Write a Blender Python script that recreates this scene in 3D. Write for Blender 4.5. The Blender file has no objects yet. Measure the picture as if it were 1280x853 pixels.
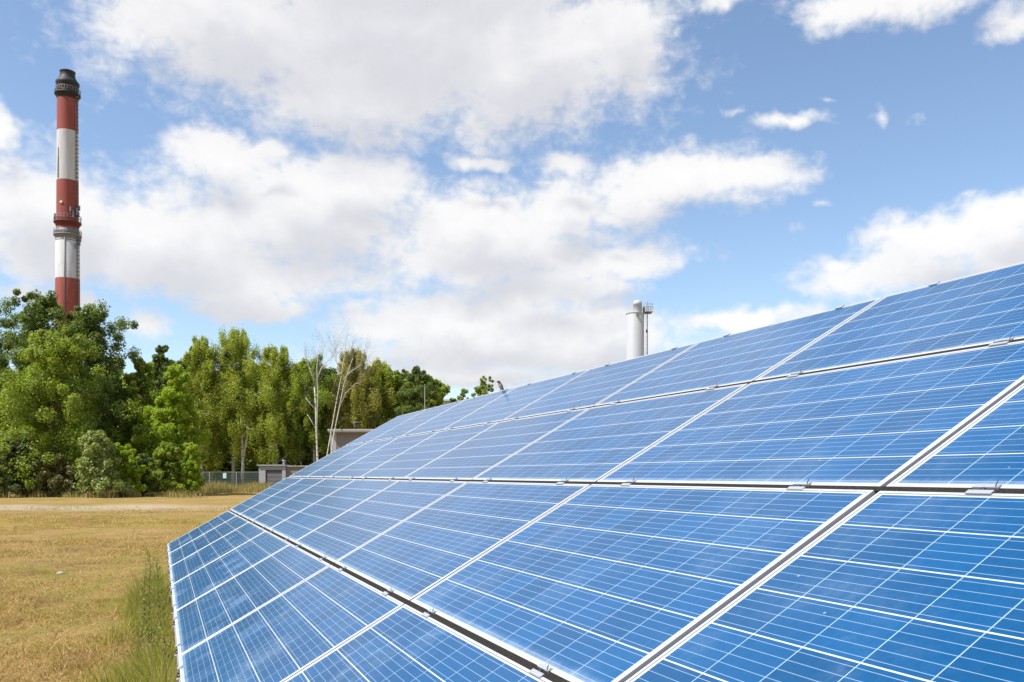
import bpy, math, random
import numpy as np
from mathutils import Vector, Matrix
R = math.radians
random.seed(4)
rng = np.random.default_rng(11)

# ---------------------------------------------------------------- camera, light, exposure
sc = bpy.context.scene
col = sc.collection
CAM_H = 1.65
F, CX, HY = 1083.0, 640.0, 593.5          # focal length, principal column and horizon row of the 1280 px photograph
cd = bpy.data.cameras.new("camera")
cam = bpy.data.objects.new("camera", cd)
col.objects.link(cam)
cam.location = (0, 0, CAM_H)
cam.rotation_euler = (R(90), 0, 0)
cd.sensor_width = 36
cd.lens = 36 * F / 1280
cd.shift_y = (HY - 426.5) / 1280
cd.clip_start = 0.05
cd.clip_end = 6000
sc.camera = cam

SUN_EL, SUN_AZ = R(54), R(-118)           # azimuth measured from +Y towards +X: left and a little behind the camera
SKY_STRENGTH = 0.124
CLOUD_STRENGTH = 0.645
SUN_STRENGTH = 4.4
sun_dir = Vector((math.sin(SUN_AZ) * math.cos(SUN_EL), math.cos(SUN_AZ) * math.cos(SUN_EL), math.sin(SUN_EL)))
ld = bpy.data.lights.new("sun", 'SUN')
ld.energy = SUN_STRENGTH
ld.angle = R(0.5)
ld.color = (1, 0.972, 0.925)
sun = bpy.data.objects.new("sun", ld)
sun.rotation_euler = sun_dir.to_track_quat('Z', 'Y').to_euler()
col.objects.link(sun)
sc.view_settings.view_transform = 'Standard'
sc.view_settings.look = 'None'
sc.view_settings.exposure = 0.6
sc.view_settings.gamma = 1
sc.view_settings.use_curve_mapping = False
sc.render.engine = 'CYCLES'
sc.cycles.max_bounces = 6
sc.cycles.transparent_max_bounces = 6


class NT:
    """small helper that writes node trees as expressions"""
    def __init__(self, tree):
        self.t = tree
        self.n = tree.nodes
        self.l = tree.links

    def node(self, typ, **kw):
        nd = self.n.new(typ)
        for k, v in kw.items():
            setattr(nd, k, v)
        return nd

    def put(self, sock, v):
        if isinstance(v, bpy.types.NodeSocket):
            self.l.new(v, sock)
        elif v is not None:
            if sock.type == 'RGBA' and len(v) == 3:
                v = (*v, 1)
            sock.default_value = v

    def m(self, op, a, b=None, c=None, clamp=False):
        nd = self.node('ShaderNodeMath', operation=op, use_clamp=clamp)
        for i, v in enumerate((a, b, c)):
            self.put(nd.inputs[i], v)
        return nd.outputs[0]

    def vm(self, op, a, b=None, c=None):
        nd = self.node('ShaderNodeVectorMath', operation=op)
        for i, v in enumerate((a, b, c)):
            if v is not None:
                self.put(nd.inputs[i], v)
        return nd.outputs['Value' if op in ('LENGTH', 'DISTANCE', 'DOT_PRODUCT') else 'Vector']

    def mapr(self, v, a, b, c=0.0, d=1.0, smooth=True):
        nd = self.node('ShaderNodeMapRange', interpolation_type='SMOOTHSTEP' if smooth else 'LINEAR')
        for i, x in enumerate((v, a, b, c, d)):
            self.put(nd.inputs[i], x)
        return nd.outputs[0]

    def mix(self, f, a, b, blend='MIX'):
        nd = self.node('ShaderNodeMix', data_type='RGBA', blend_type=blend)
        self.put(nd.inputs[0], f)
        self.put(nd.inputs[6], a)
        self.put(nd.inputs[7], b)
        return nd.outputs[2]

    def noise(self, vec, scale, detail=4, rough=0.55, dist=0.0, out=0):
        nd = self.node('ShaderNodeTexNoise')
        self.put(nd.inputs['Vector'], vec)
        nd.inputs['Scale'].default_value = scale
        nd.inputs['Detail'].default_value = detail
        nd.inputs['Roughness'].default_value = rough
        nd.inputs['Distortion'].default_value = dist
        return nd.outputs[out]

    def xyz(self, v):
        nd = self.node('ShaderNodeSeparateXYZ')
        self.put(nd.inputs[0], v)
        return nd.outputs

    def comb(self, x, y, z=0.0):
        nd = self.node('ShaderNodeCombineXYZ')
        for i, v in enumerate((x, y, z)):
            self.put(nd.inputs[i], v)
        return nd.outputs[0]


# ---------------------------------------------------------------- sky with cumulus clouds
def azel(px, py):
    X, Z = (px - CX) / F, (HY - py) / F
    return math.atan(X), math.atan(Z / math.hypot(1, X)), X


CLOUDS = [  # where each puff stands in the sky (centre and half sizes; read off where in view, unseen ones added)
    (480, 30, 330, 120), (290, 25, 170, 85), (640, 75, 185, 85), (450, 120, 160, 58), (195, 25, 75, 55), (770, 50, 75, 80),
    (275, 200, 72, 38), (60, 262, 115, 72), (215, 300, 150, 62), (385, 265, 165, 68), (440, 232, 105, 40), (270, 335, 260, 42), (60, 320, 130, 30),
    (610, 285, 150, 50), (705, 262, 70, 32), (620, 318, 190, 42), (765, 325, 85, 22), (600, 205, 46, 12), (330, 185, 50, 14),
    (850, 222, 140, 36), (945, 215, 80, 27), (790, 238, 75, 42), (765, 275, 42, 18), (720, 215, 55, 20),
    (600, 400, 185, 40), (490, 405, 80, 24), (725, 410, 150, 36), (640, 440, 230, 30), (690, 360, 110, 28),
    (30, 362, 60, 20), (185, 405, 42, 28), (320, 382, 85, 18), (100, 382, 46, 20), (8, 155, 34, 36),
    (1190, 300, 130, 36), (1040, 335, 38, 15), (1265, 268, 90, 36), (1110, 345, 120, 30), (1290, 330, 110, 50),
    (1130, -6, 170, 38), (1060, 12, 90, 32), (1262, 18, 66, 40), (905, -2, 50, 20),
    (990, 152, 60, 13), (915, 143, 16, 7), (1035, 126, 26, 5), (1140, 155, 18, 13), (1095, 148, 13, 15), (1000, 290, 24, 18), (1210, 235, 26, 8), (1030, 255, 16, 7),
    (480, -80, 330, 120), (640, -200, 330, 110), (930, -150, 210, 62),  # unseen puffs above the view, added to brighten the panels' reflections
    (520, 470, 230, 16), (930, 400, 100, 16),
]

world = bpy.data.worlds.new("World")
sc.world = world
world.use_nodes = True
wt = world.node_tree
wt.nodes.clear()

g = bpy.data.node_groups.new("cloud_field", 'ShaderNodeTree')
g.interface.new_socket("Vector", in_out='INPUT', socket_type='NodeSocketVector')
g.interface.new_socket("Value", in_out='OUTPUT', socket_type='NodeSocketFloat')
g.interface.new_socket("Body", in_out='OUTPUT', socket_type='NodeSocketFloat')
k = NT(g)
gi, go = k.node('NodeGroupInput'), k.node('NodeGroupOutput')
P0 = gi.outputs[0]
wob = k.vm('MULTIPLY', k.vm('SUBTRACT', k.noise(P0, 16, 3, 0.55, out=1), (0.5, 0.5, 0.5)), (0.055, 0.045, 0))
P = k.vm('ADD', P0, wob)
acc = None
for (bx, by, rx, ry) in CLOUDS:
    if rx <= 32:
        rx, ry = rx * 2.3, ry * 2.3
        small = True
    else:
        small = False
    a, e, X = azel(bx, by)
    ia, ie = F * (1 + X * X) / rx, F * math.hypot(1, X) / ry
    L = k.vm('LENGTH', k.vm('MULTIPLY_ADD', P, (ia, ie, 0), (-a * ia, -e * ie, 0)))
    if rx >= 150:
        L = k.m('ADD', L, -0.03)
    if by < 25 and bx > 880:
        L = k.m('ADD', L, 0.25)
    if small or rx < 70:
        L = k.m('ADD', L, 0.96 if small else 0.26)
    acc = L if acc is None else k.m('SMOOTH_MIN', acc, L, 0.22)
# looser cloud cover for the part of the sky the photograph does not show
s = k.xyz(P)
away = k.m('MAXIMUM', k.mapr(k.m('ABSOLUTE', s[0]), 0.58, 0.85), k.mapr(s[1], 0.55, 0.8))
loose = k.m('MULTIPLY_ADD', k.noise(P0, 3.2, 3, 0.5), -5.0, 3.55)
acc = k.m('MINIMUM', acc, k.m('ADD', loose, k.m('MULTIPLY_ADD', away, -2.5, 2.5)))
acc = k.m('MINIMUM', acc, 2.2)
PN = k.vm('MULTIPLY', P0, (1, 1.35, 1))
f0 = k.noise(PN, 13, 3, 0.45, 0.2)
f1 = k.noise(PN, 14, 7, 0.54, 0.2)
f2 = k.noise(PN, 60, 6, 0.6, 0.3)
val = k.m('ADD', k.m('SUBTRACT', 1.0, acc), k.m('ADD', k.m('MULTIPLY_ADD', f1, 1.35, -0.635), k.m('MULTIPLY_ADD', f2, 0.85, -0.40)))
k.put(go.inputs[0], val)
k.put(go.inputs[1], k.m('ADD', k.m('SUBTRACT', 1.0, acc), k.m('MULTIPLY_ADD', f0, 1.5, -0.72)))

k = NT(wt)
D = k.node('ShaderNodeTexCoord').outputs['Generated']
d = k.xyz(D)
az = k.m('ARCTAN2', d[0], d[1])
el = k.m('ARCSINE', d[2])
AE = k.comb(az, el)


def cloud_at(v):
    nd = k.node('ShaderNodeGroup')
    nd.node_tree = g
    k.put(nd.inputs[0], v)
    return nd.outputs


c0, c0b = cloud_at(AE)[:2]
c1, c1b = cloud_at(k.vm('ADD', AE, (-0.012, 0.042, 0)))[:2]
mask = k.mapr(c0, -0.24, 0.56)
mask = k.m('MULTIPLY', mask, k.mapr(d[2], -0.01, 0.02))
grey = k.m('ADD', k.m('MULTIPLY', k.mapr(c1b, 0.05, 1.0), 0.8), k.m('MULTIPLY', k.mapr(c1, -0.1, 0.9), 0.2))
relief = k.m('MULTIPLY_ADD', k.m('SUBTRACT', c0, c1), 0.06, 0.98)
ccol = k.mix(grey, (1.0, 0.99, 0.985), (0.785, 0.787, 0.83))
ccol = k.mix(1.0, ccol, k.comb(relief, relief, relief), 'MULTIPLY')
sky = k.node('ShaderNodeTexSky', sky_type='NISHITA')
sky.sun_disc = False
sky.sun_elevation = SUN_EL
sky.sun_rotation = SUN_AZ
sky.air_density = 1.0
sky.dust_density = 0.5
sky.ozone_density = 1.4
b1 = k.node('ShaderNodeBackground')
k.put(b1.inputs[0], sky.outputs[0])
b1.inputs[1].default_value = SKY_STRENGTH
b2 = k.node('ShaderNodeBackground')
k.put(b2.inputs[0], ccol)
b2.inputs[1].default_value = CLOUD_STRENGTH
ms = k.node('ShaderNodeMixShader')
k.put(ms.inputs[0], k.m('MULTIPLY', mask, 0.95))
wt.links.new(b1.outputs[0], ms.inputs[1])
wt.links.new(b2.outputs[0], ms.inputs[2])
wo = k.node('ShaderNodeOutputWorld')
wt.links.new(ms.outputs[0], wo.inputs[0])
world.cycles.sampling_method = 'MANUAL'
world.cycles.sample_map_resolution = 512


# ---------------------------------------------------------------- helpers
def tag(o, label=None, cat=None, group=None, kind=None):
    for key, v in (('label', label), ('category', cat), ('group', group), ('kind', kind)):
        if v:
            o[key] = v
    return o


def empty(name, loc, label, cat, group=None, rz=0):
    o = bpy.data.objects.new(name, None)
    o.empty_display_size = 0.3
    o.location = loc
    o.rotation_euler = (0, 0, rz)
    col.objects.link(o)
    return tag(o, label, cat, group)


class MB:
    """collects shapes and links them as one mesh object"""
    def __init__(self):
        self.v, self.f, self.mi, self.sm = [], [], [], []

    def add(self, v, f, mi=0, smooth=False):
        b = len(self.v)
        self.v += [tuple(p) for p in v]
        self.f += [tuple(i + b for i in q) for q in f]
        self.mi += [mi] * len(f)
        self.sm += [smooth] * len(f)

    def box(self, x0, y0, z0, x1, y1, z1, mi=0):
        self.add([(x0, y0, z0), (x1, y0, z0), (x1, y1, z0), (x0, y1, z0), (x0, y0, z1), (x1, y0, z1), (x1, y1, z1), (x0, y1, z1)],
                 [(0, 3, 2, 1), (4, 5, 6, 7), (0, 1, 5, 4), (1, 2, 6, 5), (2, 3, 7, 6), (3, 0, 4, 7)], mi)

    def tube(self, pts, rad, n=8, mi=0, cap=True):
        pts = [Vector(p) for p in pts]
        if not hasattr(rad, '__len__'):
            rad = [rad] * len(pts)
        vs, fs = [], []
        up = None
        for i, p in enumerate(pts):
            t = (pts[min(i + 1, len(pts) - 1)] - pts[max(i - 1, 0)]).normalized()
            if up is None:
                up = Vector((1, 0, 0)) if abs(t.x) < 0.8 else Vector((0, 1, 0))
            a = (up - t * up.dot(t)).normalized()
            b = t.cross(a)
            up = a
            for j in range(n):
                w = 2 * math.pi * j / n
                vs.append(p + (a * math.cos(w) + b * math.sin(w)) * rad[i])
        for i in range(len(pts) - 1):
            for j in range(n):
                q = (j + 1) % n
                fs.append((i * n + j, i * n + q, (i + 1) * n + q, (i + 1) * n + j))
        if cap:
            fs.append(tuple(range(n))[::-1])
            fs.append(tuple((len(pts) - 1) * n + j for j in range(n)))
        self.add(vs, fs, mi, True)

    def lathe(self, prof, n=48, mi=0, c=(0, 0)):
        vs = [(c[0] + r * math.cos(2 * math.pi * j / n), c[1] + r * math.sin(2 * math.pi * j / n), z) for r, z in prof for j in range(n)]
        fs = [(i * n + j, i * n + (j + 1) % n, (i + 1) * n + (j + 1) % n, (i + 1) * n + j) for i in range(len(prof) - 1) for j in range(n)]
        self.add(vs, fs, mi, True)

    def build(self, name, mats, parent=None, mw=None):
        me = bpy.data.meshes.new(name)
        me.from_pydata(self.v, [], self.f)
        for m_ in (mats if isinstance(mats, (list, tuple)) else [mats]):
            me.materials.append(m_)
        me.polygons.foreach_set('material_index', self.mi)
        me.polygons.foreach_set('use_smooth', self.sm)
        me.update()
        o = bpy.data.objects.new(name, me)
        col.objects.link(o)
        if parent:
            o.parent = parent
        return o


def quads_mesh(name, verts, mat, n=4):
    """verts: (N*n,3); every n vertices make one face"""
    N = len(verts) // n
    me = bpy.data.meshes.new(name)
    me.vertices.add(len(verts))
    me.vertices.foreach_set('co', np.asarray(verts, np.float32).ravel())
    me.loops.add(len(verts))
    me.loops.foreach_set('vertex_index', np.arange(len(verts), dtype=np.int32))
    me.polygons.add(N)
    me.polygons.foreach_set('loop_start', np.arange(0, len(verts), n, dtype=np.int32))
    me.polygons.foreach_set('loop_total', np.full(N, n, np.int32))
    me.materials.append(mat)
    me.update(calc_edges=True)
    return me


def link(name, me, parent=None, loc=(0, 0, 0)):
    o = bpy.data.objects.new(name, me)
    o.location = loc
    col.objects.link(o)
    if parent:
        o.parent = parent
    return o


def at(px, D, py=None):
    """point of the place seen at column px, D metres ahead (py: row -> height)"""
    return Vector(((px - CX) / F * D, D, 0 if py is None else CAM_H + (HY - py) / F * D))


def new_mat(name):
    m_ = bpy.data.materials.new(name)
    m_.use_nodes = True
    kk = NT(m_.node_tree)
    return m_, kk, m_.node_tree.nodes['Principled BSDF']


def simple(name, c, rough=0.6, metal=0.0, var=0.12, scale=3.0, spec=0.4, streak=None):
    m_, kk, p = new_mat(name)
    pos = kk.node('ShaderNodeTexCoord').outputs['Object']
    nz = kk.noise(pos if streak is None else kk.vm('MULTIPLY', pos, streak), scale, 6, 0.6)
    f = kk.m('MULTIPLY_ADD', nz, 2 * var, 1 - var)
    kk.put(p.inputs['Base Color'], kk.mix(1.0, c, kk.comb(f, f, f), 'MULTIPLY'))
    p.inputs['Roughness'].default_value = rough
    p.inputs['Metallic'].default_value = metal
    p.inputs['Specular IOR Level'].default_value = spec
    return m_


# ---------------------------------------------------------------- materials
M = {}
M['frame'] = simple('anodised aluminium frame', (0.50, 0.505, 0.52), 0.45, 0.2, 0.05, 8)
M['galv'] = simple('galvanised steel', (0.42, 0.43, 0.44), 0.5, 0.7, 0.15, 6)
M['clamp'] = simple('clamp aluminium', (0.40, 0.42, 0.45), 0.4, 0.3, 0.06, 20)
M['gapfill'] = simple('mottled dark filler', (0.026, 0.024, 0.021), 0.95, 0, 1.0, 110, spec=0.05)  # mottled near-black for the strips added in the row gaps
M['bolt'] = simple('dark steel bolt', (0.05, 0.05, 0.05), 0.5, 0.5, 0.2, 40)
M['concrete'] = simple('grey rendered wall', (0.23, 0.217, 0.205), 0.85, 0, 0.08, 1.5)
M['darkgrey'] = simple('dark grey cladding', (0.13, 0.13, 0.14), 0.6, 0, 0.15, 2)
M['palegrey'] = simple('pale grey paint', (0.36, 0.37, 0.38), 0.6, 0, 0.08, 2)
M['roofedge'] = simple('white roof edge', (0.42, 0.41, 0.39), 0.5, 0, 0.05, 2)
M['white'] = simple('white painted steel', (0.43, 0.44, 0.46), 0.45, 0, 0.05, 0.6, streak=(3, 3, 0.3))
M['chwhite'] = simple('weathered white paint', (0.62, 0.60, 0.59), 0.75, 0, 0.10, 0.5, streak=(4, 4, 0.25))
M['iron'] = simple('dark sooty iron', (0.022, 0.022, 0.024), 0.6, 0.2, 0.4, 1.2)
M['rust'] = simple('rust brown steel', (0.07, 0.04, 0.028), 0.8, 0, 0.4, 1.5)
M['rail'] = simple('grey railing', (0.19, 0.19, 0.20), 0.6, 0.3, 0.1, 2)
M['fence'] = simple('dark green fence wire', (0.11, 0.15, 0.145), 0.6, 0.2, 0.15, 2)
M['post'] = simple('grey fence post', (0.30, 0.33, 0.33), 0.6, 0.3, 0.1, 2)
M['sign'] = simple('white sign sheet', (0.5, 0.76, 0.76), 0.5, 0, 0.03, 2)
M['bark'] = simple('brown bark', (0.115, 0.085, 0.06), 0.95, 0, 0.4, 4, streak=(3, 3, 0.6))
M['palebark'] = simple('bleached dead wood', (0.26, 0.235, 0.21), 0.9, 0, 0.2, 3, streak=(3, 3, 0.7))
M['stone'] = simple('pale stone', (0.40, 0.36, 0.31), 0.9, 0, 0.2, 12)

# birch bark: white with dark horizontal marks
m_, k, p = new_mat('birch bark')
pos = k.node('ShaderNodeTexCoord').outputs['Object']
nz = k.noise(k.vm('MULTIPLY', pos, (1.2, 1.2, 5)), 1.6, 5, 0.65)
k.put(p.inputs['Base Color'], k.mix(k.mapr(nz, 0.52, 0.66), (0.58, 0.54, 0.48), (0.07, 0.06, 0.05)))
p.inputs['Roughness'].default_value = 0.85
M['birch'] = m_


def leaf_mat(name, a, b, c, trans=0.42, spec=0.35, rough=0.5):
    m_, k, p = new_mat(name)
    rnd = k.node('ShaderNodeNewGeometry').outputs['Random Per Island']
    pos = k.node('ShaderNodeTexCoord').outputs['Object']
    clump = k.mapr(k.noise(pos, 0.55, 3, 0.6), 0.32, 0.68)
    colr = k.mix(clump, a, b)
    colr = k.mix(k.mapr(rnd, 0.55, 1.0), colr, c)
    k.put(p.inputs['Base Color'], colr)
    p.inputs['Roughness'].default_value = rough
    p.inputs['Specular IOR Level'].default_value = spec
    tr = k.node('ShaderNodeBsdfTranslucent')
    k.put(tr.inputs[0], k.mix(1.0, colr, (1.25, 1.35, 0.6), 'MULTIPLY'))
    mx = k.node('ShaderNodeMixShader')
    mx.inputs[0].default_value = trans
    k.l.new(p.outputs[0], mx.inputs[1])
    k.l.new(tr.outputs[0], mx.inputs[2])
    k.l.new(mx.outputs[0], k.n['Material Output'].inputs[0])
    return m_


LEAF = {
    'dark': leaf_mat('dark broad leaves', (0.090, 0.140, 0.028), (0.145, 0.200, 0.034), (0.22, 0.25, 0.080)),
    'mid': leaf_mat('mid green leaves', (0.175, 0.245, 0.024), (0.265, 0.325, 0.030), (0.34, 0.36, 0.085), 0.46),
    'bright': leaf_mat('bright yellow green leaves', (0.235, 0.340, 0.022), (0.33, 0.42, 0.028), (0.42, 0.46, 0.06), 0.5),
    'olive': leaf_mat('olive birch leaves', (0.245, 0.290, 0.036), (0.33, 0.365, 0.048), (0.42, 0.41, 0.110), 0.5),
    'brown': leaf_mat('browning birch leaves', (0.260, 0.255, 0.048), (0.33, 0.31, 0.058), (0.44, 0.34, 0.13), 0.48),
    'pine': leaf_mat('grey green pine needles', (0.200, 0.250, 0.055), (0.28, 0.32, 0.080), (0.37, 0.40, 0.14), 0.25),
    'spruce': leaf_mat('dark spruce needles', (0.055, 0.088, 0.026), (0.090, 0.125, 0.036), (0.15, 0.17, 0.06), 0.15),
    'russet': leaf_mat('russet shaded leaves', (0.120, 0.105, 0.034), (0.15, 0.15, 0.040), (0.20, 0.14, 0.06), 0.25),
}

# ground: parched lawn
m_, k, p = new_mat('parched lawn')
pos = k.node('ShaderNodeNewGeometry').outputs['Position']
px_ = k.xyz(pos)
n1 = k.noise(pos, 0.22, 5, 0.6)
n2 = k.noise(pos, 1.7, 6, 0.65)
n3 = k.noise(pos, 14, 5, 0.7)
n4 = k.noise(k.vm('MULTIPLY', pos, (0.35, 1.0, 1)), 0.5, 4, 0.6)
c = k.mix(k.mapr(n2, 0.3, 0.7), (0.290, 0.180, 0.060), (0.380, 0.260, 0.100))
c = k.mix(k.m('MULTIPLY', k.mapr(n1, 0.46, 0.60), k.mapr(n2, 0.42, 0.56)), c, (0.205, 0.185, 0.034))
c = k.mix(k.m('MULTIPLY', k.mapr(n4, 0.54, 0.68), 0.6), c, (0.255, 0.165, 0.088))
c = k.mix(k.m('MULTIPLY', k.mapr(n3, 0.44, 0.66), 0.62), c, (0.135, 0.090, 0.034))
# worn pale track crossing the field about forty metres out
yy = k.m('ADD', px_[1], k.m('MULTIPLY_ADD', n1, 6.0, -3.0))
track = k.m('MULTIPLY', k.mapr(k.m('ABSOLUTE', k.m('SUBTRACT', yy, 43.0)), 5.5, 1.0), k.mapr(k.m('ADD', px_[0], k.m('MULTIPLY', n2, 5.0)), -9.0, -17.0))
c = k.mix(k.m('MULTIPLY', track, 0.75), c, (0.40, 0.34, 0.25))
far = k.mapr(k.m('ABSOLUTE', k.m('SUBTRACT', yy, 30.0)), 3.5, 0.5)
c = k.mix(k.m('MULTIPLY', far, 0.45), c, (0.30, 0.23, 0.035))
k.put(p.inputs['Base Color'], c)
p.inputs['Roughness'].default_value = 0.95
p.inputs['Specular IOR Level'].default_value = 0.1
bp = k.node('ShaderNodeBump')
bp.inputs['Strength'].default_value = 0.9
bp.inputs['Distance'].default_value = 0.05
k.put(bp.inputs['Height'], k.m('ADD', n3, k.m('MULTIPLY', n2, 1.5)))
k.put(p.inputs['Normal'], bp.outputs[0])
M['ground'] = m_


def blade_mat(name, cols, trans=0.3, dry=0.72, earth=None):
    m_, k, p = new_mat(name)
    rnd = k.node('ShaderNodeNewGeometry').outputs['Random Per Island']
    pos = k.node('ShaderNodeNewGeometry').outputs['Position']
    f = k.mapr(k.m('ADD', k.m('MULTIPLY', k.noise(pos, 0.9, 4, 0.6), 0.7), k.m('MULTIPLY', rnd, 0.3)), 0.34, 0.66)
    colr = k.mix(f, cols[0], cols[1])
    colr = k.mix(k.mapr(rnd, dry, dry + 0.2), colr, cols[2])
    if earth:
        colr = k.mix(k.m('MULTIPLY', k.m('LESS_THAN', rnd, 0.16), 0.75), colr, (0.13, 0.085, 0.035))
        colr = k.mix(k.m('MULTIPLY', k.mapr(k.noise(pos, 0.55, 4, 0.65), 0.50, 0.66), 0.75), colr, earth)
        colr = k.mix(k.m('MULTIPLY', k.mapr(k.noise(k.vm('ADD', pos, (31, 7, 0)), 0.8, 4, 0.7), 0.54, 0.68), 0.7), colr, (0.25, 0.235, 0.030))
    k.put(p.inputs['Base Color'], colr)
    p.inputs['Roughness'].default_value = 0.6
    p.inputs['Specular IOR Level'].default_value = 0.25
    tr = k.node('ShaderNodeBsdfTranslucent')
    k.put(tr.inputs[0], colr)
    mx = k.node('ShaderNodeMixShader')
    mx.inputs[0].default_value = trans
    k.l.new(p.outputs[0], mx.inputs[1])
    k.l.new(tr.outputs[0], mx.inputs[2])
    k.l.new(mx.outputs[0], k.n['Material Output'].inputs[0])
    return m_


M['straw'] = blade_mat('straw blades', [(0.36, 0.265, 0.032), (0.56, 0.365, 0.125), (0.66, 0.50, 0.27)], 0.4, earth=(0.33, 0.195, 0.105))
M['green_grass'] = blade_mat('green grass blades', [(0.20, 0.24, 0.018), (0.35, 0.36, 0.038), (0.58, 0.45, 0.17)], 0.45, dry=0.6)
M['tall_dry'] = blade_mat('tall dry grass', [(0.26, 0.25, 0.05), (0.46, 0.37, 0.14), (0.60, 0.48, 0.24)], 0.45)
M['weed'] = blade_mat('weed leaves', [(0.22, 0.26, 0.035), (0.31, 0.33, 0.05), (0.40, 0.34, 0.11)], 0.45)
M['weedstem'] = simple('weed stem', (0.16, 0.15, 0.05), 0.8, 0, 0.2, 10)

# module laminate: blue polycrystalline cells under glass
PW, PH, FRW = 1.6540, 0.9655, 0.0098       # panel size, visible frame width
PX, PY = 0.1612, 0.1556                    # cell pitch
m_, k, p = new_mat('blue cell laminate')
pos = k.node('ShaderNodeTexCoord').outputs['Object']
wp = k.node('ShaderNodeNewGeometry').outputs['Position']
orand = k.node('ShaderNodeObjectInfo').outputs['Random']
s = k.xyz(pos)
cx = k.m('DIVIDE', k.m('ADD', s[0], 5 * PX), PX)
cy = k.m('DIVIDE', k.m('SUBTRACT', s[1], PH / 2 - 3 * PY), PY)
fx, fy = k.m('FRACT', cx), k.m('FRACT', cy)


def edge(f, pitch, half):
    dd = k.m('MULTIPLY', k.m('MINIMUM', f, k.m('SUBTRACT', 1.0, f)), pitch)
    return k.m('LESS_THAN', dd, half)


outx = k.m('GREATER_THAN', k.m('ABSOLUTE', s[0]), 5 * PX - 0.0012)
outy = k.m('GREATER_THAN', k.m('ABSOLUTE', k.m('SUBTRACT', s[1], PH / 2)), 3 * PY - 0.0012)
outside = k.m('MAXIMUM', outx, outy)
gap = edge(fx, PX, 0.00125)
bus = k.m('LESS_THAN', k.m('MULTIPLY', k.m('ABSOLUTE', k.m('SUBTRACT', k.m('FRACT', k.m('MULTIPLY', cy, 5.0)), 0.5)), PY / 5), 0.0008)
wn = k.node('ShaderNodeTexWhiteNoise', noise_dimensions='3D')
k.put(wn.inputs[0], k.comb(k.m('FLOOR', cx), k.m('FLOOR', cy), k.m('MULTIPLY', orand, 91.0)))
vor = k.node('ShaderNodeTexVoronoi')
k.put(vor.inputs['Vector'], pos)
vor.inputs['Scale'].default_value = 70
grain = k.xyz(vor.outputs['Color'])[0]
grain = k.m('MULTIPLY_ADD', grain, 0.75, 0.12)
cell = k.mix(grain, (0.0011, 0.064, 0.178), (0.0014, 0.073, 0.203))
cv = k.m('ADD', k.m('MULTIPLY_ADD', wn.outputs[0], 0.24, 0.80), k.m('MULTIPLY', orand, 0.16))
cell = k.mix(1.0, cell, k.comb(cv, cv, cv), 'MULTIPLY')
base = k.mix(k.m('MULTIPLY', bus, 0.5), cell, (0.42, 0.55, 0.66))
base = k.mix(gap, base, (0.30, 0.42, 0.54))
base = k.mix(k.m('MAXIMUM', outside, edge(fy, PY, 0.0024)), base, (0.44, 0.47, 0.50))
lip_shade = k.m('MAXIMUM', k.m('GREATER_THAN', k.m('ABSOLUTE', s[0]), PW / 2 - FRW - 0.0020),
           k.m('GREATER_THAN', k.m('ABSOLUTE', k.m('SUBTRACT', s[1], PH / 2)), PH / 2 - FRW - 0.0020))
base = k.mix(k.m('MULTIPLY', lip_shade, 0.92), base, (0.09, 0.085, 0.08))  # thin dark line painted as the shade of the frame lip
# dust: a film all over, cloudy patches where rain dried, a band washed down to the lower edge
d1 = k.noise(wp, 3.1, 5, 0.6)
d2 = k.noise(wp, 42, 4, 0.7)
d3 = k.noise(k.vm('MULTIPLY', pos, (2.5, 1.0, 1)), 4, 3, 0.6)
hgt = k.m('ADD', s[1], k.m('MULTIPLY_ADD', k.m('ADD', d2, d3), 0.026, -0.026))
band = k.m('POWER', k.mapr(hgt, 0.060, 0.008), 1.6)
patch = k.m('MULTIPLY', k.mapr(d1, 0.47, 0.74), k.mapr(d2, 0.15, 0.75))
streaks = k.m('MULTIPLY', k.mapr(k.noise(k.vm('MULTIPLY', pos, (14, 0.9, 1)), 3.0, 4, 0.6), 0.55, 0.8), k.mapr(d1, 0.40, 0.62))
patch = k.m('MULTIPLY_ADD', streaks, 0.45, patch)
low = k.mapr(k.xyz(wp)[2], 1.45, 0.75)      # soil splashed up by rain
dust = k.m('ADD', k.m('ADD', k.m('MULTIPLY', patch, k.m('MULTIPLY_ADD', low, 0.20, 0.10)), k.m('MULTIPLY_ADD', low, 0.026, 0.002)), k.m('MULTIPLY', band, 0.42), clamp=True)
specks = k.node('ShaderNodeTexVoronoi')
k.put(specks.inputs['Vector'], wp)
specks.inputs['Scale'].default_value = 9
dot = k.m('LESS_THAN', k.m('ADD', specks.outputs['Distance'], k.m('MULTIPLY', d2, 0.03)), k.m('MULTIPLY_ADD', k.xyz(specks.outputs['Color'])[1], 0.045, 0.0))
dust = k.m('MAXIMUM', dust, k.m('MULTIPLY', dot, 0.55))
base = k.mix(dust, base, (0.42, 0.51, 0.60))
k.put(p.inputs['Base Color'], base)
k.put(p.inputs['Roughness'], k.m('MULTIPLY_ADD', dust, 0.6, 0.20))
p.inputs['IOR'].default_value = 1.35
p.inputs['Specular IOR Level'].default_value = 0.5
p.inputs['Specular Tint'].default_value = (0.80, 0.93, 1.0, 1)
M['cells'] = m_

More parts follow.
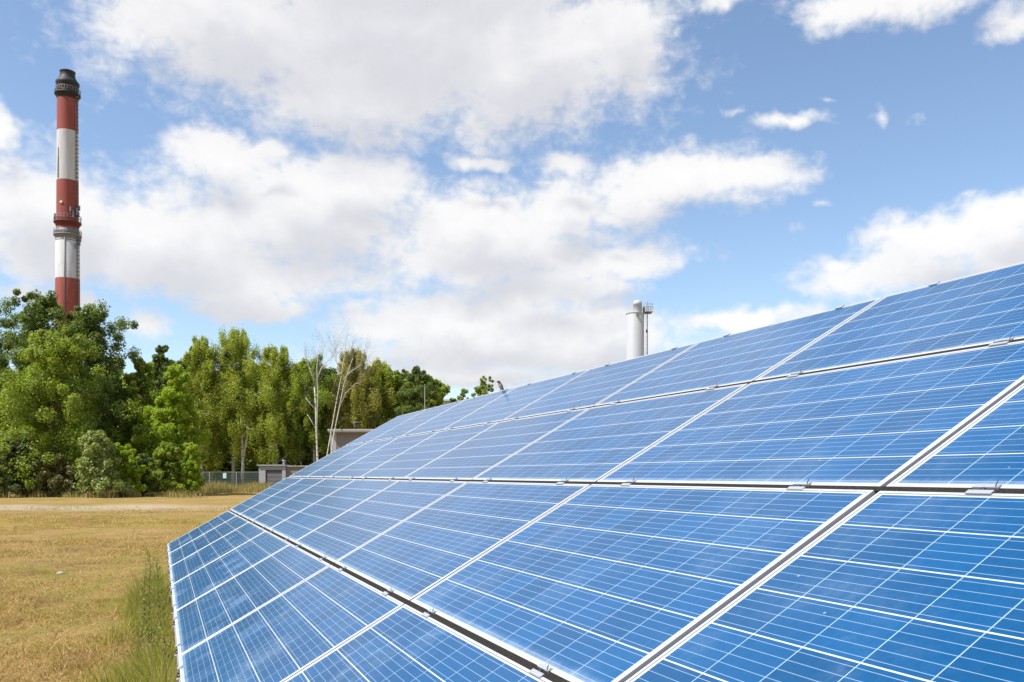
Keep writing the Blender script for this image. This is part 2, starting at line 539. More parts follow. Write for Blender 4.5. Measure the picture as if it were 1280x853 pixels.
# ---------------------------------------------------------------- the ground
xs = np.concatenate([np.linspace(-1500, -60, 16), np.linspace(-55, 55, 111), np.linspace(60, 1500, 16)])
ys = np.concatenate([np.linspace(-300, -12, 8), np.linspace(-10, 100, 111), np.linspace(110, 3000, 20)])
mb = MB()
vv = []
for y in ys:
    for x in xs:
        near = max(0, 1 - max(abs(x), abs(y - 40)) / 60)
        vv.append((x, y, 0.03 * near * (math.sin(x * 0.9 + 1.3 * math.sin(y * 0.4)) + math.sin(y * 0.7 + x * 0.3))))
nx = len(xs)
mb.add(vv, [(j * nx + i, j * nx + i + 1, (j + 1) * nx + i + 1, (j + 1) * nx + i) for j in range(len(ys) - 1) for i in range(nx - 1)], 0, True)
ground = mb.build('ground', M['ground'])
tag(ground, kind='structure')

# ---------------------------------------------------------------- solar array
AZ, TILT = R(22.09), R(29.56)
PITCH_U, PITCH_V = 1.675, 0.98953
NC, NR = 10, 4
U = Vector((math.sin(AZ), -math.cos(AZ), 0))                       # along a row, from the far end towards the camera
V = Vector((math.cos(AZ) * math.cos(TILT), math.sin(AZ) * math.cos(TILT), math.sin(TILT)))
N = U.cross(V)
O = Vector((-5.00942, 12.55999, -1.01301 + CAM_H))
ROT = Matrix((U, V, N)).transposed()


def arr(u, v, n=0.0):
    """a point of the array: metres along the row, metres up the slope, metres above the glass"""
    return O + U * u + V * v + N * n


def frame_mesh():
    w, h = PW / 2, PH
    loops = []
    for ins, z in ((0.0, -0.040), (0.0, -0.0012), (0.0012, 0.0), (FRW - 0.0008, 0.0), (FRW, -0.0008), (FRW, -0.0045)):
        loops.append([(-w + ins, ins, z), (w - ins, ins, z), (w - ins, h - ins, z), (-w + ins, h - ins, z)])
    b = MB()
    for i in range(len(loops) - 1):
        for j in range(4):
            q = (j + 1) % 4
            b.add([loops[i][j], loops[i][q], loops[i + 1][q], loops[i + 1][j]], [(0, 1, 2, 3)])
    # back flange
    ins = 0.03
    inner = [(-w + ins, ins, -0.040), (w - ins, ins, -0.040), (w - ins, h - ins, -0.040), (-w + ins, h - ins, -0.040)]
    for j in range(4):
        q = (j + 1) % 4
        b.add([loops[0][q], loops[0][j], inner[j], inner[q]], [(0, 1, 2, 3)])
    return b


fb = frame_mesh()
sb = MB()
i_ = FRW - 0.004
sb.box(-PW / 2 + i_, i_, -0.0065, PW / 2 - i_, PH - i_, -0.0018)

ORD = ['first', 'second', 'third', 'fourth', 'fifth', 'sixth', 'seventh', 'eighth', 'ninth', 'tenth']
ROWN = ['lowest row', 'second row from the bottom', 'third row from the bottom', 'top row']
fr0 = sh0 = None
for r in range(NR):
    for c_ in range(NC):
        loc = arr((c_ + 0.5) * PITCH_U, r * PITCH_V + 0.012)
        tilt_jit = Matrix.Rotation(random.gauss(0, 0.0006), 3, 'X') @ Matrix.Rotation(random.gauss(0, 0.0006), 3, 'Y')
        e = empty('solar_panel', loc, 'blue solar panel in the %s, %s from the far end' % (ROWN[r], ORD[c_]), 'solar panel',
                  'solar panels of the tilted array')
        e.rotation_euler = (ROT @ tilt_jit).to_euler()
        if fr0 is None:
            fr0 = fb.build('frame', M['frame'], e)
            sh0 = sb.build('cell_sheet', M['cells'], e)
        else:
            for src in (fr0, sh0):
                q = src.copy()
                q.parent = e
                col.objects.link(q)

# rack carrying it
rack = empty('mounting_rack', arr(NC * PITCH_U / 2, 2 * PITCH_V).xy.to_3d(), 'galvanised steel rack and clamps holding up the tilted solar array', 'mounting rack')
inv = Matrix.Translation(rack.location).inverted()


def rpart(name, b, mats, world_mat=None):
    o = b.build(name, mats, rack)
    o.matrix_local = inv @ (world_mat or Matrix.Identity(4))
    return o


def arrmat(u, v, n=0.0):
    return Matrix.Translation(arr(u, v, n)) @ ROT.to_4x4()


def dup(o, parent, m4):
    q = o.copy()
    q.parent = parent
    col.objects.link(q)
    q.matrix_local = m4
    return q


L_ = NC * PITCH_U
HV = NR * PITCH_V
b = MB()
b.box(-0.02, -0.03, -0.082, 0.02, HV + 0.02, -0.042)
rail0 = rpart('rail', b, M['galv'], arrmat(0.19 * PITCH_U, 0))
first = True
for c_ in range(NC):
    for fr in (0.19, 0.81):
        if first:
            first = False
            continue
        dup(rail0, rack, inv @ arrmat((c_ + fr) * PITCH_U, 0))
for v in (0.75, 3.1):
    b = MB()
    b.box(0.1, -0.03, -0.165, L_ - 0.1, 0.03, -0.084)
    rpart('purlin', b, M['galv'], arrmat(0, v))
for v in (0.75, 3.1):
    for i in range(6):
        pt = arr(0.5 + i * (L_ - 1.0) / 5, v, -0.167)
        b = MB()
        b.tube([(pt.x, pt.y, -0.3), (pt.x, pt.y, pt.z)], 0.045, 12)
        rpart('post', b, M['galv'])
for i in range(6):
    uu = 0.5 + i * (L_ - 1.0) / 5
    a_, c2 = arr(uu, 0.75, -0.3), arr(uu, 3.05, -0.2)
    a_.z = 0.25
    b = MB()
    b.tube([a_, c2], 0.022, 8)
    rpart('brace', b, M['galv'])
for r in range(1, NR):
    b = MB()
    b.box(0.0, -0.0119, -0.030, L_, 0.0119, -0.0012)  # dark strips added in the row gaps so they read dark
    rpart('gap_filler', b, M['gapfill'], arrmat(0, r * PITCH_V))
# lower edge strip under the lowest row
b = MB()
b.box(0.0, -0.016, -0.090, L_, 0.004, -0.0415)
rpart('edge_profile', b, M['concrete'], arrmat(0, 0))

# clamps: two flanges over the neighbouring frames, a slot with a bolt between them
cl = MB()
cl.box(-0.035, 0.0085, 0.0015, 0.035, 0.0220, 0.0045)
cl.box(-0.035, -0.0220, 0.0015, 0.035, -0.0085, 0.0045)
cl.box(-0.035, 0.0060, -0.0080, 0.035, 0.0084, 0.0045)
cl.box(-0.035, -0.0084, -0.0080, 0.035, -0.0060, 0.0045)
en = MB()
en.box(-0.025, -0.004, 0.0015, 0.025, 0.020, 0.0045)
en.box(-0.025, -0.0075, -0.045, 0.025, -0.0042, 0.0045)
bo = MB()
bo.tube([(0, 0, -0.0085), (0, 0, 0.0055)], 0.0055, 6)
bo.tube([(0.024, 0.004, -0.006), (0.030, 0.011, 0.010), (0.034, 0.017, 0.017)], 0.0013, 5)   # dark rod drawn for the slanting shadow line at the clamp's end
eb = MB()
eb.tube([(0, -0.0078, -0.020), (0, -0.019, -0.020)], 0.0075, 6)
eb.tube([(0.012, -0.0078, -0.030), (0.012, -0.026, -0.036)], 0.004, 5)
c0_ = e0_ = None
for r in range(NR + 1):
    for c_ in range(NC):
        for fr in (0.19, 0.81):
            mm = inv @ arrmat((c_ + fr) * PITCH_U, r * PITCH_V + (0.0095 if r == 0 else -0.0095 if r == NR else 0))
            if r in (0, NR):
                if r == NR:
                    mm = mm @ Matrix.Rotation(math.pi, 4, 'Z')
                if e0_ is None:
                    e0_ = en.build('end_clamp', M['clamp'], rack)
                    e0_.matrix_local = mm
                    e1_ = eb.build('bolt', M['bolt'], e0_)
                else:
                    q = dup(e0_, rack, mm)
                    dup(e1_, q, Matrix.Identity(4))
            else:
                if c0_ is None:
                    c0_ = cl.build('clamp', M['clamp'], rack)
                    c0_.matrix_local = mm
                    c1_ = bo.build('bolt', M['bolt'], c0_)
                else:
                    q = dup(c0_, rack, mm)
                    dup(c1_, q, Matrix.Identity(4))

# ---------------------------------------------------------------- tall banded chimney
DC = 220.0


def zc(py):
    return CAM_H + (HY - py) / F * DC


cp = at(84.5, DC)
ch = empty('chimney', cp, 'tall red and white banded industrial chimney rising behind the trees', 'chimney')
WK = DC / F / 1.123 / 2                      # pixel width -> radius
m_, k, p = new_mat('banded chimney paint')
pos = k.node('ShaderNodeTexCoord').outputs['Object']
s = k.xyz(pos)
z = s[2]


def step(v):
    return k.m('GREATER_THAN', z, v)


wb = k.m('SUBTRACT', step(zc(227.5)), step(zc(165.5)))
wb = k.m('ADD', wb, k.m('SUBTRACT', step(zc(349.5)), step(zc(289))))
st = k.noise(k.vm('MULTIPLY', pos, (1, 1, 0.12)), 1.6, 6, 0.6)
st2 = k.noise(pos, 0.5, 5, 0.65)
red = k.mix(k.mapr(st, 0.3, 0.7), (0.215, 0.043, 0.031), (0.265, 0.060, 0.045))
wht = k.mix(k.mapr(st, 0.35, 0.75), (0.49, 0.48, 0.485), (0.40, 0.39, 0.395))
cc = k.mix(wb, red, wht)
cc = k.mix(k.m('MULTIPLY', k.mapr(st2, 0.55, 0.8), 0.3), cc, (0.20, 0.15, 0.13))
k.put(p.inputs['Base Color'], cc)
p.inputs['Roughness'].default_value = 0.8
b = MB()
rt, rb = 26.5 * WK, 31.5 * WK
b.lathe([(32.8 * WK, 0), (31.5 * WK, zc(385)), (30.8 * WK, zc(297)), (28.6 * WK, zc(296)), (28.6 * WK, zc(281)), (26.8 * WK, zc(120))], 64)
b.build('shaft', m_, ch)
b = MB()
z0, z1, z2, z3 = zc(121), zc(115.5), zc(106.5), zc(98)
b.lathe([(26.7 * WK, z0 + 0.05), (27.8 * WK, z1), (26.6 * WK, z1 + 0.25), (28 * WK, z2 - 0.4), (30.5 * WK, z2), (30.5 * WK, z2 + 0.5), (26.5 * WK, z2 + 0.9), (21 * WK, z3),
         (18.5 * WK, zc(92)), (20.5 * WK, zc(91)), (20.5 * WK, zc(90.2)), (16.5 * WK, zc(90.2)), (16.0 * WK, zc(93))], 48)
b.build('cap', M['iron'], ch)
b = MB()
b.lathe([(27.2 * WK, z1 + 0.4), (28.2 * WK, z1 + 0.6), (28.6 * WK, z2 - 0.9), (27.6 * WK, z2 - 0.7)], 48)
b.build('rust_collar', M['rust'], ch)


def gallery(name, z, r0, r1, hgt, mat, kids=True):
    b = MB()
    b.lathe([(r0, z - 1.4), (r1 - 0.25, z - 0.35), (r1, z - 0.3), (r1, z), (r0 - 0.2, z)], 64)
    o = b.build(name, mat, ch)
    b = MB()
    n = 28
    for i in range(n):
        a = 2 * math.pi * i / n
        x, y = (r1 - 0.1) * math.cos(a), (r1 - 0.1) * math.sin(a)
        b.tube([(x, y, z), (x, y, z + hgt)], 0.05, 5)
    for hh in (hgt * 0.5, hgt):
        ring = [((r1 - 0.1) * math.cos(2 * math.pi * i / 40), (r1 - 0.1) * math.sin(2 * math.pi * i / 40), z + hh) for i in range(41)]
        b.tube(ring, 0.05, 5, cap=False)
    b.build('railing', M['rail'], o)
    return o


gallery('gallery', zc(118.5), 27 * WK, 33.5 * WK, 1.3, M['iron'])
M['galred'] = simple('red gallery steel', (0.11, 0.022, 0.019), 0.7, 0, 0.2, 1)
gallery('gallery', zc(278.5), 28.5 * WK, 35.5 * WK, 1.6, M['galred'])
gallery('gallery', zc(294.5), 30.5 * WK, 36 * WK, 1.2, M['rail'])
b = MB()
b.lathe([(30.4 * WK, zc(293)), (30.4 * WK, zc(288.5)), (29 * WK, zc(288))], 48)
for i in range(40):
    a = 2 * math.pi * i / 40
    b.tube([(32 * WK * math.cos(a), 32 * WK * math.sin(a), zc(297)), (34.5 * WK * math.cos(a), 34.5 * WK * math.sin(a), zc(295.5))], 0.08, 4)
b.build('bracket_ring', M['rail'], ch)
b = MB()
b.lathe([(30.95 * WK, zc(303)), (31.3 * WK, zc(303) + 0.1), (31.3 * WK, zc(302)), (30.95 * WK, zc(302) + 0.1)], 48)
b.build('band_ring', M['rail'], ch)
# climbing ladder with hoops at the right edge, cable ducts on the front
b = MB()
a = R(-14)
for (pa, pb, rr) in ((zc(278), zc(118), 28.9), (zc(385), zc(296), 32.4)):
    for off in (-0.25, 0.25):
        x, y = rr * WK * math.cos(a), rr * WK * math.sin(a) + off
        b.tube([(x, y, pa), (x - (0.9 * WK if rr < 30 else 0.3 * WK), y, pb)], 0.05, 5)
    nn = int((pb - pa) / 1.0)
    for i in range(nn):
        zz = pa + (pb - pa) * i / nn
        x = rr * WK * math.cos(a) + 0.35
        y = rr * WK * math.sin(a)
        b.box(x - 0.4, y - 0.35, zz, x + 0.12, y + 0.35, zz + 0.07)
b.build('ladder', M['rail'], ch)
b = MB()
a = R(-88)
b.tube([(31.7 * WK * math.cos(a) + .6, 31.7 * WK * math.sin(a), zc(395)), (31.2 * WK * math.cos(a) + .6, 31.2 * WK * math.sin(a), zc(300))], 0.16, 6)
b.build('cable_duct', M['rail'], ch)
b = MB()
a = R(-120)
for o_ in (0, 0.5):
    b.tube([(27.9 * WK * math.cos(a) + o_, 27.9 * WK * math.sin(a) - 0.1, zc(226)), (27.5 * WK * math.cos(a) + o_, 27.5 * WK * math.sin(a) - 0.1, zc(188 if o_ == 0 else 184))], 0.13, 6)
b.build('antenna_mast', M['rail'], ch)


def antennas(specs):
    for (aa, rr, pa, pb, w) in specs:
        b = MB()
        a = R(aa)
        x, y = rr * WK * math.cos(a), rr * WK * math.sin(a)
        b.box(x - w / 2, y - w / 2, zc(pa), x + w / 2, y + w / 2, zc(pb))
        b.tube([(x * 0.9, y * 0.9, (zc(pa) + zc(pb)) / 2), (x, y, (zc(pa) + zc(pb)) / 2)], 0.06, 5)
        b.build('antenna', M['rail'], ch)


antennas([(-8, 33, 272, 266, .4), (-20, 34, 270, 262, .4), (-38, 33, 274, 266, .35), (-5, 34.5, 264, 258, .35), (-50, 32, 268, 262, .3), (-10, 36, 308, 303, .5),
          (-25, 35, 312, 306, .4), (-2, 36, 303, 299, .4), (190, 33, 275, 268, .3)])
b = MB()
a = R(-95)
b.tube([(28.6 * WK * math.cos(a), 28.6 * WK * math.sin(a), zc(257)), (30.2 * WK * math.cos(a), 30.2 * WK * math.sin(a), zc(257))], 0.38, 12)
b.build('dish', M['white'], ch)

# ---------------------------------------------------------------- white steel stack
DS = 120.0


def zs(py):
    return CAM_H + (HY - py) / F * DS


KS = DS / F / 1.01
stk = empty('steel_stack', at(794, DS), 'slim white cylindrical stack rising behind the upper edge of the panels', 'stack')
b = MB()
r_ = 11.2 * KS
b.lathe([(r_, 0), (r_, zs(394)), (r_ - 0.05, zs(393)), (0.01, zs(392.3))], 48)
b.build('shell', M['white'], stk)
b = MB()
cxx = 3.0 * KS
b.lathe([(5.2 * KS, zs(393)), (5.2 * KS, zs(382)), (5.6 * KS, zs(381.8)), (5.6 * KS, zs(379)), (4.8 * KS, zs(377)), (2.8 * KS, zs(375.8)), (0.01, zs(375.4))], 32, c=(cxx, 0))
b.build('flue', M['white'], stk)
b = MB()
b.lathe([(r_ + 0.01, zs(393)), (r_ + 0.06, zs(393)), (r_ + 0.06, zs(392.2)), (r_ - 0.06, zs(392.0))], 48)
b.build('top_flange', M['palegrey'], stk)
b = MB()
b.box(-0.5 * KS, -r_ - 0.25, zs(397), 1.6 * KS, -r_ + 0.3, zs(393))
b.build('lifting_lug', M['rail'], stk)
b = MB()
x0, x1 = 9.5 * KS, 21 * KS
b.box(x0, -0.9, zs(391.4), x1, 0.9, zs(390.8))
for px_i in (9.5, 12.5, 15.4, 18.2, 21):
    for yy_ in (-0.9, 0.9):
        b.tube([(px_i * KS, yy_, zs(391)), (px_i * KS, yy_, zs(381.5))], 0.024, 5)
for pyy in (381.5, 385.5):
    for yy_ in (-0.9, 0.9):
        b.tube([(x0, yy_, zs(pyy)), (x1, yy_, zs(pyy))], 0.024, 5)
    b.tube([(x1, -0.9, zs(pyy)), (x1, 0.9, zs(pyy))], 0.024, 5)
b.build('platform', M['rail'], stk)
b = MB()
b.tube([(15.2 * KS, -0.2, 0), (15.2 * KS, -0.2, zs(377.5))], 0.055, 6)
b.tube([(13.4 * KS, -0.2, 0), (13.4 * KS, -0.2, zs(391))], 0.03, 5)
for i in range(40):
    zz = 2 + i * 0.55
    b.tube([(13.4 * KS, -0.2, zz), (15.2 * KS, -0.2, zz)], 0.018, 4)
b.build('ladder', M['rail'], stk)
b = MB()
b.box(13.5 * KS, -0.45, zs(416), 15.0 * KS, -0.1, zs(413))
b.build('lamp_box', M['iron'], stk)
b = MB()
b.tube([(11.0 * KS, 0.1, zs(391)), (11.0 * KS, 0.1, zs(384))], 0.16, 8)
b.build('sensor_tube', M['rail'], stk)

# ---------------------------------------------------------------- buildings
# grey flat-roofed building with a deep roof overhang
DG = 84.0
x0 = at(413.5, DG).x
top = at(0, DG, 537).z
gb = empty('flat_roofed_building', (x0, DG, 0), 'grey flat-roofed building with a deep white-edged roof overhang', 'building')
b = MB()
b.box(0, 0, 0, 16, 8, top - 0.30)
b.build('wall', M['concrete'], gb)
b = MB()
b.box(-0.12, -0.72, top - 0.29, 16.3, 8.3, top - 0.16)
b.box(-0.16, -0.76, top - 0.155, 16.35, 8.35, top)
b.build('roof', [M['roofedge']], gb)
b = MB()
b.box(-0.03, -0.05, 0, 0.55, -0.003, top - 0.32)
b.build('corner_pilaster', M['palegrey'], gb)
b = MB()
b.tube([(1.9, 2, top), (1.9, 2, top + 0.95)], 0.03, 6)
b.tube([(1.7, 2, top + 0.85), (2.6, 2, top + 0.80)], 0.025, 5)
b.build('roof_mast', M['rail'], gb)

# small grey service hut beside the fence
DH = 92.0
hx = at(323.5, DH).x
ht = at(0, DH, 581).z
S = DH / F
hut = empty('service_hut', (hx, DH, 0), 'small grey service hut with a louvred door beside the fence', 'hut')
b = MB()
b.box(0, 0.02, 0, 8.2 * S, 3.5, ht - 0.13)
b.box(29.0 * S, 0.02, 0, 33.4 * S, 3.5, ht - 0.13)
b.box(8.2 * S, 0.30, 0, 29.0 * S, 3.5, ht - 0.13)
b.box(8.2 * S, 0.02, 18.0 * S + 0.62, 29.0 * S, 0.30, ht - 0.13)
b.build('wall', M['palegrey'], hut)
b = MB()
b.box(33.8 * S, 0.25, 0, 62 * S, 3.4, ht - 0.22)
b.build('side_annex', M['concrete'], hut)
b = MB()
b.box(-0.14, -0.15, ht - 0.125, 33.6 * S, 3.6, ht)
b.box(33.7 * S, 0.1, ht - 0.215, 63 * S, 3.5, ht - 0.1)
b.build('roof', M['palegrey'], hut)
b = MB()
zd = 18.0 * S + 0.60
b.box(8.3 * S, 0.17, 0.02, 28.9 * S, 0.29, zd)
for i in range(14):
    zz = 0.1 + i * (zd - 0.15) / 14
    b.add([(8.5 * S, 0.165, zz + 0.12), (28.7 * S, 0.165, zz + 0.12), (28.7 * S, 0.10, zz), (8.5 * S, 0.10, zz)], [(0, 3, 2, 1)])
door = b.build('louvred_door', M['darkgrey'], hut)
b = MB()
b.tube([(27.5 * S, 1.2, ht), (27.5 * S, 1.2, ht + 0.35)], 0.11, 10)
b.tube([(27.5 * S, 1.2, ht + 0.35), (27.5 * S, 1.2, ht + 0.52)], 0.19, 10)
b.build('vent_pipe', M['white'], hut)

# far hall behind the trees
DF = 150.0
b = MB()
fh = empty('distant_hall', (at(546, DF).x, DF, 0), 'pale distant hall showing a low roof line over the panels', 'building')
b.box(0, 0, 0, 16, 14, at(0, DF, 502).z)
b.build('wall', M['palegrey'], fh)
b = MB()
b.box(-0.2, -0.3, at(0, DF, 501.8).z, 16.3, 14.3, at(0, DF, 499.6).z)
b.build('roof', M['roofedge'], fh)

# fence
DFN = 94.0
fx0, fx1 = at(120, DFN).x, hx - 0.1
ftop = at(0, DFN, 591).z
fn = empty('wire_fence', ((fx0 + fx1) / 2, DFN, 0), 'grey-green wire mesh fence between the bushes and the grey hut', 'fence')
bay = 2.9
nb = int((fx1 - fx0) / bay) + 1
pn = None
for i in range(nb + 1):
    x = fx1 - i * bay - fn.location.x
    b = MB()
    b.box(x - 0.04, -0.04, 0, x + 0.04, 0.04, ftop + 0.03)
    b.build('post', M['post'], fn)
    if i == nb:
        break
    if pn is None:
        b = MB()
        for j in range(28):
            xx = -bay + 0.06 + j * (bay - 0.12) / 27
            b.box(xx - 0.016, -0.012, 0.1, xx + 0.016, 0.012, ftop)
        for j in range(9):
            zz = 0.12 + j * (ftop - 0.15) / 8
            b.box(-bay + 0.05, -0.026, zz - 0.018, -0.05, -0.0125, zz + 0.018)
        pn = b.build('mesh_panel', M['fence'], fn)
        pn.location.x = x
    else:
        q = pn.copy()
        q.parent = fn
        q.location.x = x
        col.objects.link(q)
b = MB()
sx = at(281, DFN).x - fn.location.x
b.box(sx - 0.18, -0.06, ftop - 0.62, sx + 0.18, -0.04, ftop - 0.05)
b.build('sign_plate', M['sign'], fn)
b = MB()
b.box(fx0 - fn.location.x, -0.03, ftop + 0.031, fx1 - fn.location.x, 0.03, ftop + 0.09)
b.build('top_rail', M['post'], fn)

# lamp posts
lp = empty('street_lamp', at(433, 100), 'street lamp with a short white arm among the birches', 'street lamp')
zl = at(0, 100, 520).z
b = MB()
b.tube([(0, 0, 0), (0, 0, zl)], [0.09, 0.06], 8)
b.tube([(0, 0, zl), (-0.5, 0, zl + 0.05)], 0.04, 6)
b.build('pole', M['post'], lp)
b = MB()
b.box(-1.35, -0.13, zl, -0.45, 0.13, zl + 0.13)
b.build('lamp_head', M['white'], lp)
pl = empty('lamp_post', at(531, 88), 'thin grey pole in front of the dark tree at the wood edge', 'pole')
zl = at(0, 88, 482).z
b = MB()
b.tube([(0, 0, 0), (0, 0, zl)], [0.06, 0.035], 8)
b.build('pole', M['rail'], pl)
b = MB()
b.tube([(0, 0, zl), (0, 0, zl + .12)], [0.09, 0.05], 8)
b.build('lamp_head', M['rail'], pl)


# ---------------------------------------------------------------- trees
def unit(a):
    return a / np.maximum(np.linalg.norm(a, axis=1, keepdims=True), 1e-6)


def leaves(cent, rad, n, size, g_, up=0.6, droop=0.0, flat=1.0):
    """n leaves round each clump centre -> quads"""
    K = len(cent)
    idx = np.repeat(np.arange(K), n)
    off = unit(g_.normal(size=(K * n, 3))) * (g_.random((K * n, 1)) ** 0.55)
    off[:, 2] *= flat
    if droop:
        off[:, 2] = off[:, 2] * 1.5 - droop * g_.random(K * n)
        off[:, :2] *= 0.75
    pos_ = cent[idx] + off * rad[idx][:, None]
    nrm = unit(off * 0.9 + np.array([-0.25, -0.1, up]) + g_.normal(size=off.shape) * 0.55)
    t = g_.normal(size=off.shape)
    if droop:
        t[:, 2] -= 1.6
    t = unit(t - nrm * (t * nrm).sum(1, keepdims=True))
    bt = np.cross(nrm, t)
    s_ = size * (0.6 + 0.8 * g_.random((K * n, 1)))
    q = np.stack([pos_ - t * s_, pos_ + bt * s_ * 0.55, pos_ + t * s_, pos_ - bt * s_ * 0.55], 1)
    return q.reshape(-1, 3)


PROF = {
    'broad': lambda h: math.sin(math.pi * (0.10 + 0.86 * h) ** 0.8) ** 0.6,
    'full': lambda h: (1 - max(0, h - 0.35) ** 1.6 * 1.9) * (0.75 + 0.25 * min(1, h * 4)) if h < 0.97 else 0.12,
    'birch': lambda h: (math.sin(math.pi * min(0.97, 0.22 + 0.74 * h)) ** 0.8),
    'column': lambda h: 0.55 + 0.45 * math.sin(math.pi * (0.15 + 0.8 * h)) if h < 0.85 else 0.45 * (1 - h) / 0.15 + 0.1,
    'cone': lambda h: 1.0 - 0.88 * h,
    'bush': lambda h: math.sqrt(max(0.05, 1 - (h * 0.97) ** 2.2)),
}


def tree_parts(seed, shape, height, width, bottom, leaf, bark, dens=3.0, lsize=0.088, droop=0.0, limbs=16, clump=0.17, trunk_r=None, per=70, sub=8):
    """returns (crown mesh, trunk mesh)"""
    g_ = np.random.default_rng(seed)
    H, W_ = height, width / 2
    pf = PROF[shape]
    cents, rads = [], []
    tb = MB()
    r0 = trunk_r or max(0.05, height * 0.014)
    bend = g_.normal(size=2) * 0.02 * height
    top_z = H * 0.93

    def trunk_at(zf):
        return Vector((bend[0] * math.sin(zf * 2.4), bend[1] * math.sin(zf * 2.0), top_z * zf))

    tp = [trunk_at(i / 8) for i in range(9)]
    tp[0].z = -0.25
    tb.tube(tp, [r0 * (1.25 if i == 0 else 1 - 0.92 * i / 8) for i in range(9)], 8)
    for i in range(limbs):
        h = (i + g_.random()) / limbs
        a = i * 2.39996 + g_.normal() * 0.4
        rr = W_ * pf(h) * (0.55 + 0.5 * g_.random())
        end = Vector((math.cos(a) * rr, math.sin(a) * rr, bottom + (H - bottom) * h * 0.97))
        zf = min(0.95, max(0.06, (end.z - rr * (0.35 if shape != 'cone' else -0.1) - 0.15) / top_z))
        st_ = trunk_at(zf)
        mid = st_.lerp(end, 0.55) + Vector((0, 0, 0.10 * rr))
        lr = max(0.012, r0 * 0.38 * (1 - 0.6 * h))
        tb.tube([st_, mid, end], [lr, lr * 0.65, lr * 0.25], 5)
        for j in range(sub):
            f = 0.35 + 0.7 * g_.random()
            q = st_.lerp(mid, f / 0.55) if f < 0.55 else mid.lerp(end, (f - 0.55) / 0.45)
            sp = W_ * 0.26 * (0.5 + 0.5 * pf(h))
            cpt = np.array(q) + g_.normal(size=3) * sp * np.array([1, 1, 0.75])
            cpt[2] = min(max(cpt[2], bottom + 0.1 * W_), H * 0.985)
            cents.append(cpt)
            rads.append(W_ * clump * (0.6 + 0.9 * g_.random()) * (0.55 + 0.45 * pf(h)))
            if j % 3 == 0:
                tb.tube([q, Vector(cpt)], [lr * 0.35, lr * 0.12], 4)
    # leader tuft
    for j in range(4):
        cents.append(np.array(trunk_at(1)) + g_.normal(size=3) * W_ * 0.10)
        rads.append(W_ * clump * 0.8)
    n = max(6, int(per * dens))
    q = leaves(np.array(cents), np.array(rads), n, lsize, g_, droop=droop)
    return quads_mesh('crown', q, LEAF[leaf]), tb.build('trunk', M[bark])


def plant_tree(name, label, px, D, py_top, hw, leaf, shape='broad', bark='bark', py_bot=None, group=None, cat='tree', **kw):
    base = at(px, D)
    H = at(0, D, py_top).z
    W_ = 2 * hw / F * D
    bot = at(0, D, py_bot).z if py_bot else 0.25 * H
    e = empty(name, base, label, cat, group)
    crown, trunk = tree_parts(int(px * 7 + D * 3) % 9999 + 17, shape, H, W_, max(0.05, bot), leaf, bark, **kw)
    link('crown', crown, e)
    trunk.parent = e
    return e


GT = 'trees along the far edge of the field'
plant_tree('broadleaf_tree', 'dark broadleaf tree cut by the left edge of the view', -12, 74, 374, 66, 'dark', 'broad', py_bot=590, group=GT, limbs=26, per=90, sub=9)
plant_tree('broadleaf_tree', 'tall dark broadleaf tree just left of the chimney foot, highest crown', 50, 72, 366, 52, 'dark', 'broad', py_bot=560, group=GT, limbs=26, per=95, sub=9)
plant_tree('broadleaf_tree', 'rounded dark green tree just right of the red and white chimney', 116, 72, 384, 56, 'dark', 'broad', py_bot=560, group=GT, limbs=34, per=95, sub=9)
plant_tree('broadleaf_tree', 'leafy mid green tree in front of the darkest trees, below the chimney', 66, 66, 410, 72, 'mid', 'full', py_bot=612, group=GT, limbs=34, per=95, sub=9)
plant_tree('broadleaf_tree', 'fresh green tree left of the slim poplar top', 178, 73, 446, 36, 'mid', 'full', py_bot=606, group=GT, limbs=26, per=80, sub=8)
plant_tree('poplar', 'slim columnar poplar top sticking up between broader trees', 203, 84, 426, 15, 'dark', 'column', py_bot=580, group=GT, limbs=26, per=60, sub=6, clump=0.30)
plant_tree('broadleaf_tree', 'bright yellow-green tree near the left end of the fence', 221, 70, 457, 38, 'bright', 'full', py_bot=606, group=GT, limbs=30, per=95, sub=9)
plant_tree('birch_tree', 'birch with the tallest olive crown and mistletoe clumps', 292, 98, 411, 50, 'olive', 'birch', 'birch', py_bot=560, group=GT, limbs=28, clump=0.20, per=100, sub=9, droop=1.3)
plant_tree('birch_tree', 'olive birch between the bright tree and the mistletoe birch', 254, 97, 420, 36, 'olive', 'birch', 'birch', py_bot=575, group=GT, limbs=24, clump=0.20, per=93, sub=9, droop=1.1)
plant_tree('birch_tree', 'green birch left of the bare white birches', 344, 96, 432, 42, 'olive', 'birch', 'birch', py_bot=570, group=GT, limbs=26, clump=0.20, per=100, sub=9, droop=1.0)
plant_tree('birch_tree', 'green birch directly behind the bare white trunks', 392, 97, 444, 36, 'mid', 'birch', 'birch', py_bot=560, group=GT, limbs=22, clump=0.20, per=87, sub=8, droop=0.6)
plant_tree('birch_tree', 'drooping birch with browning leaves right of the bare birches', 444, 98, 434, 36, 'brown', 'birch', 'birch', py_bot=560, group=GT, limbs=26, clump=0.20, per=100, sub=9, droop=1.4)
plant_tree('birch_tree', 'olive drooping birch behind the flat-roofed building', 474, 101, 448, 30, 'olive', 'birch', 'birch', py_bot=570, group=GT, limbs=22, clump=0.20, per=93, sub=8, droop=1.2)
plant_tree('broadleaf_tree', 'rounded light green tree above the grey roof overhang', 493, 101, 470, 30, 'mid', 'broad', py_bot=575, group=GT, limbs=22, per=80, sub=8)
plant_tree('broadleaf_tree', 'dark green tree at the right end of the wood', 521, 96, 458, 27, 'dark', 'broad', py_bot=570, group=GT, limbs=24, per=85, sub=9)
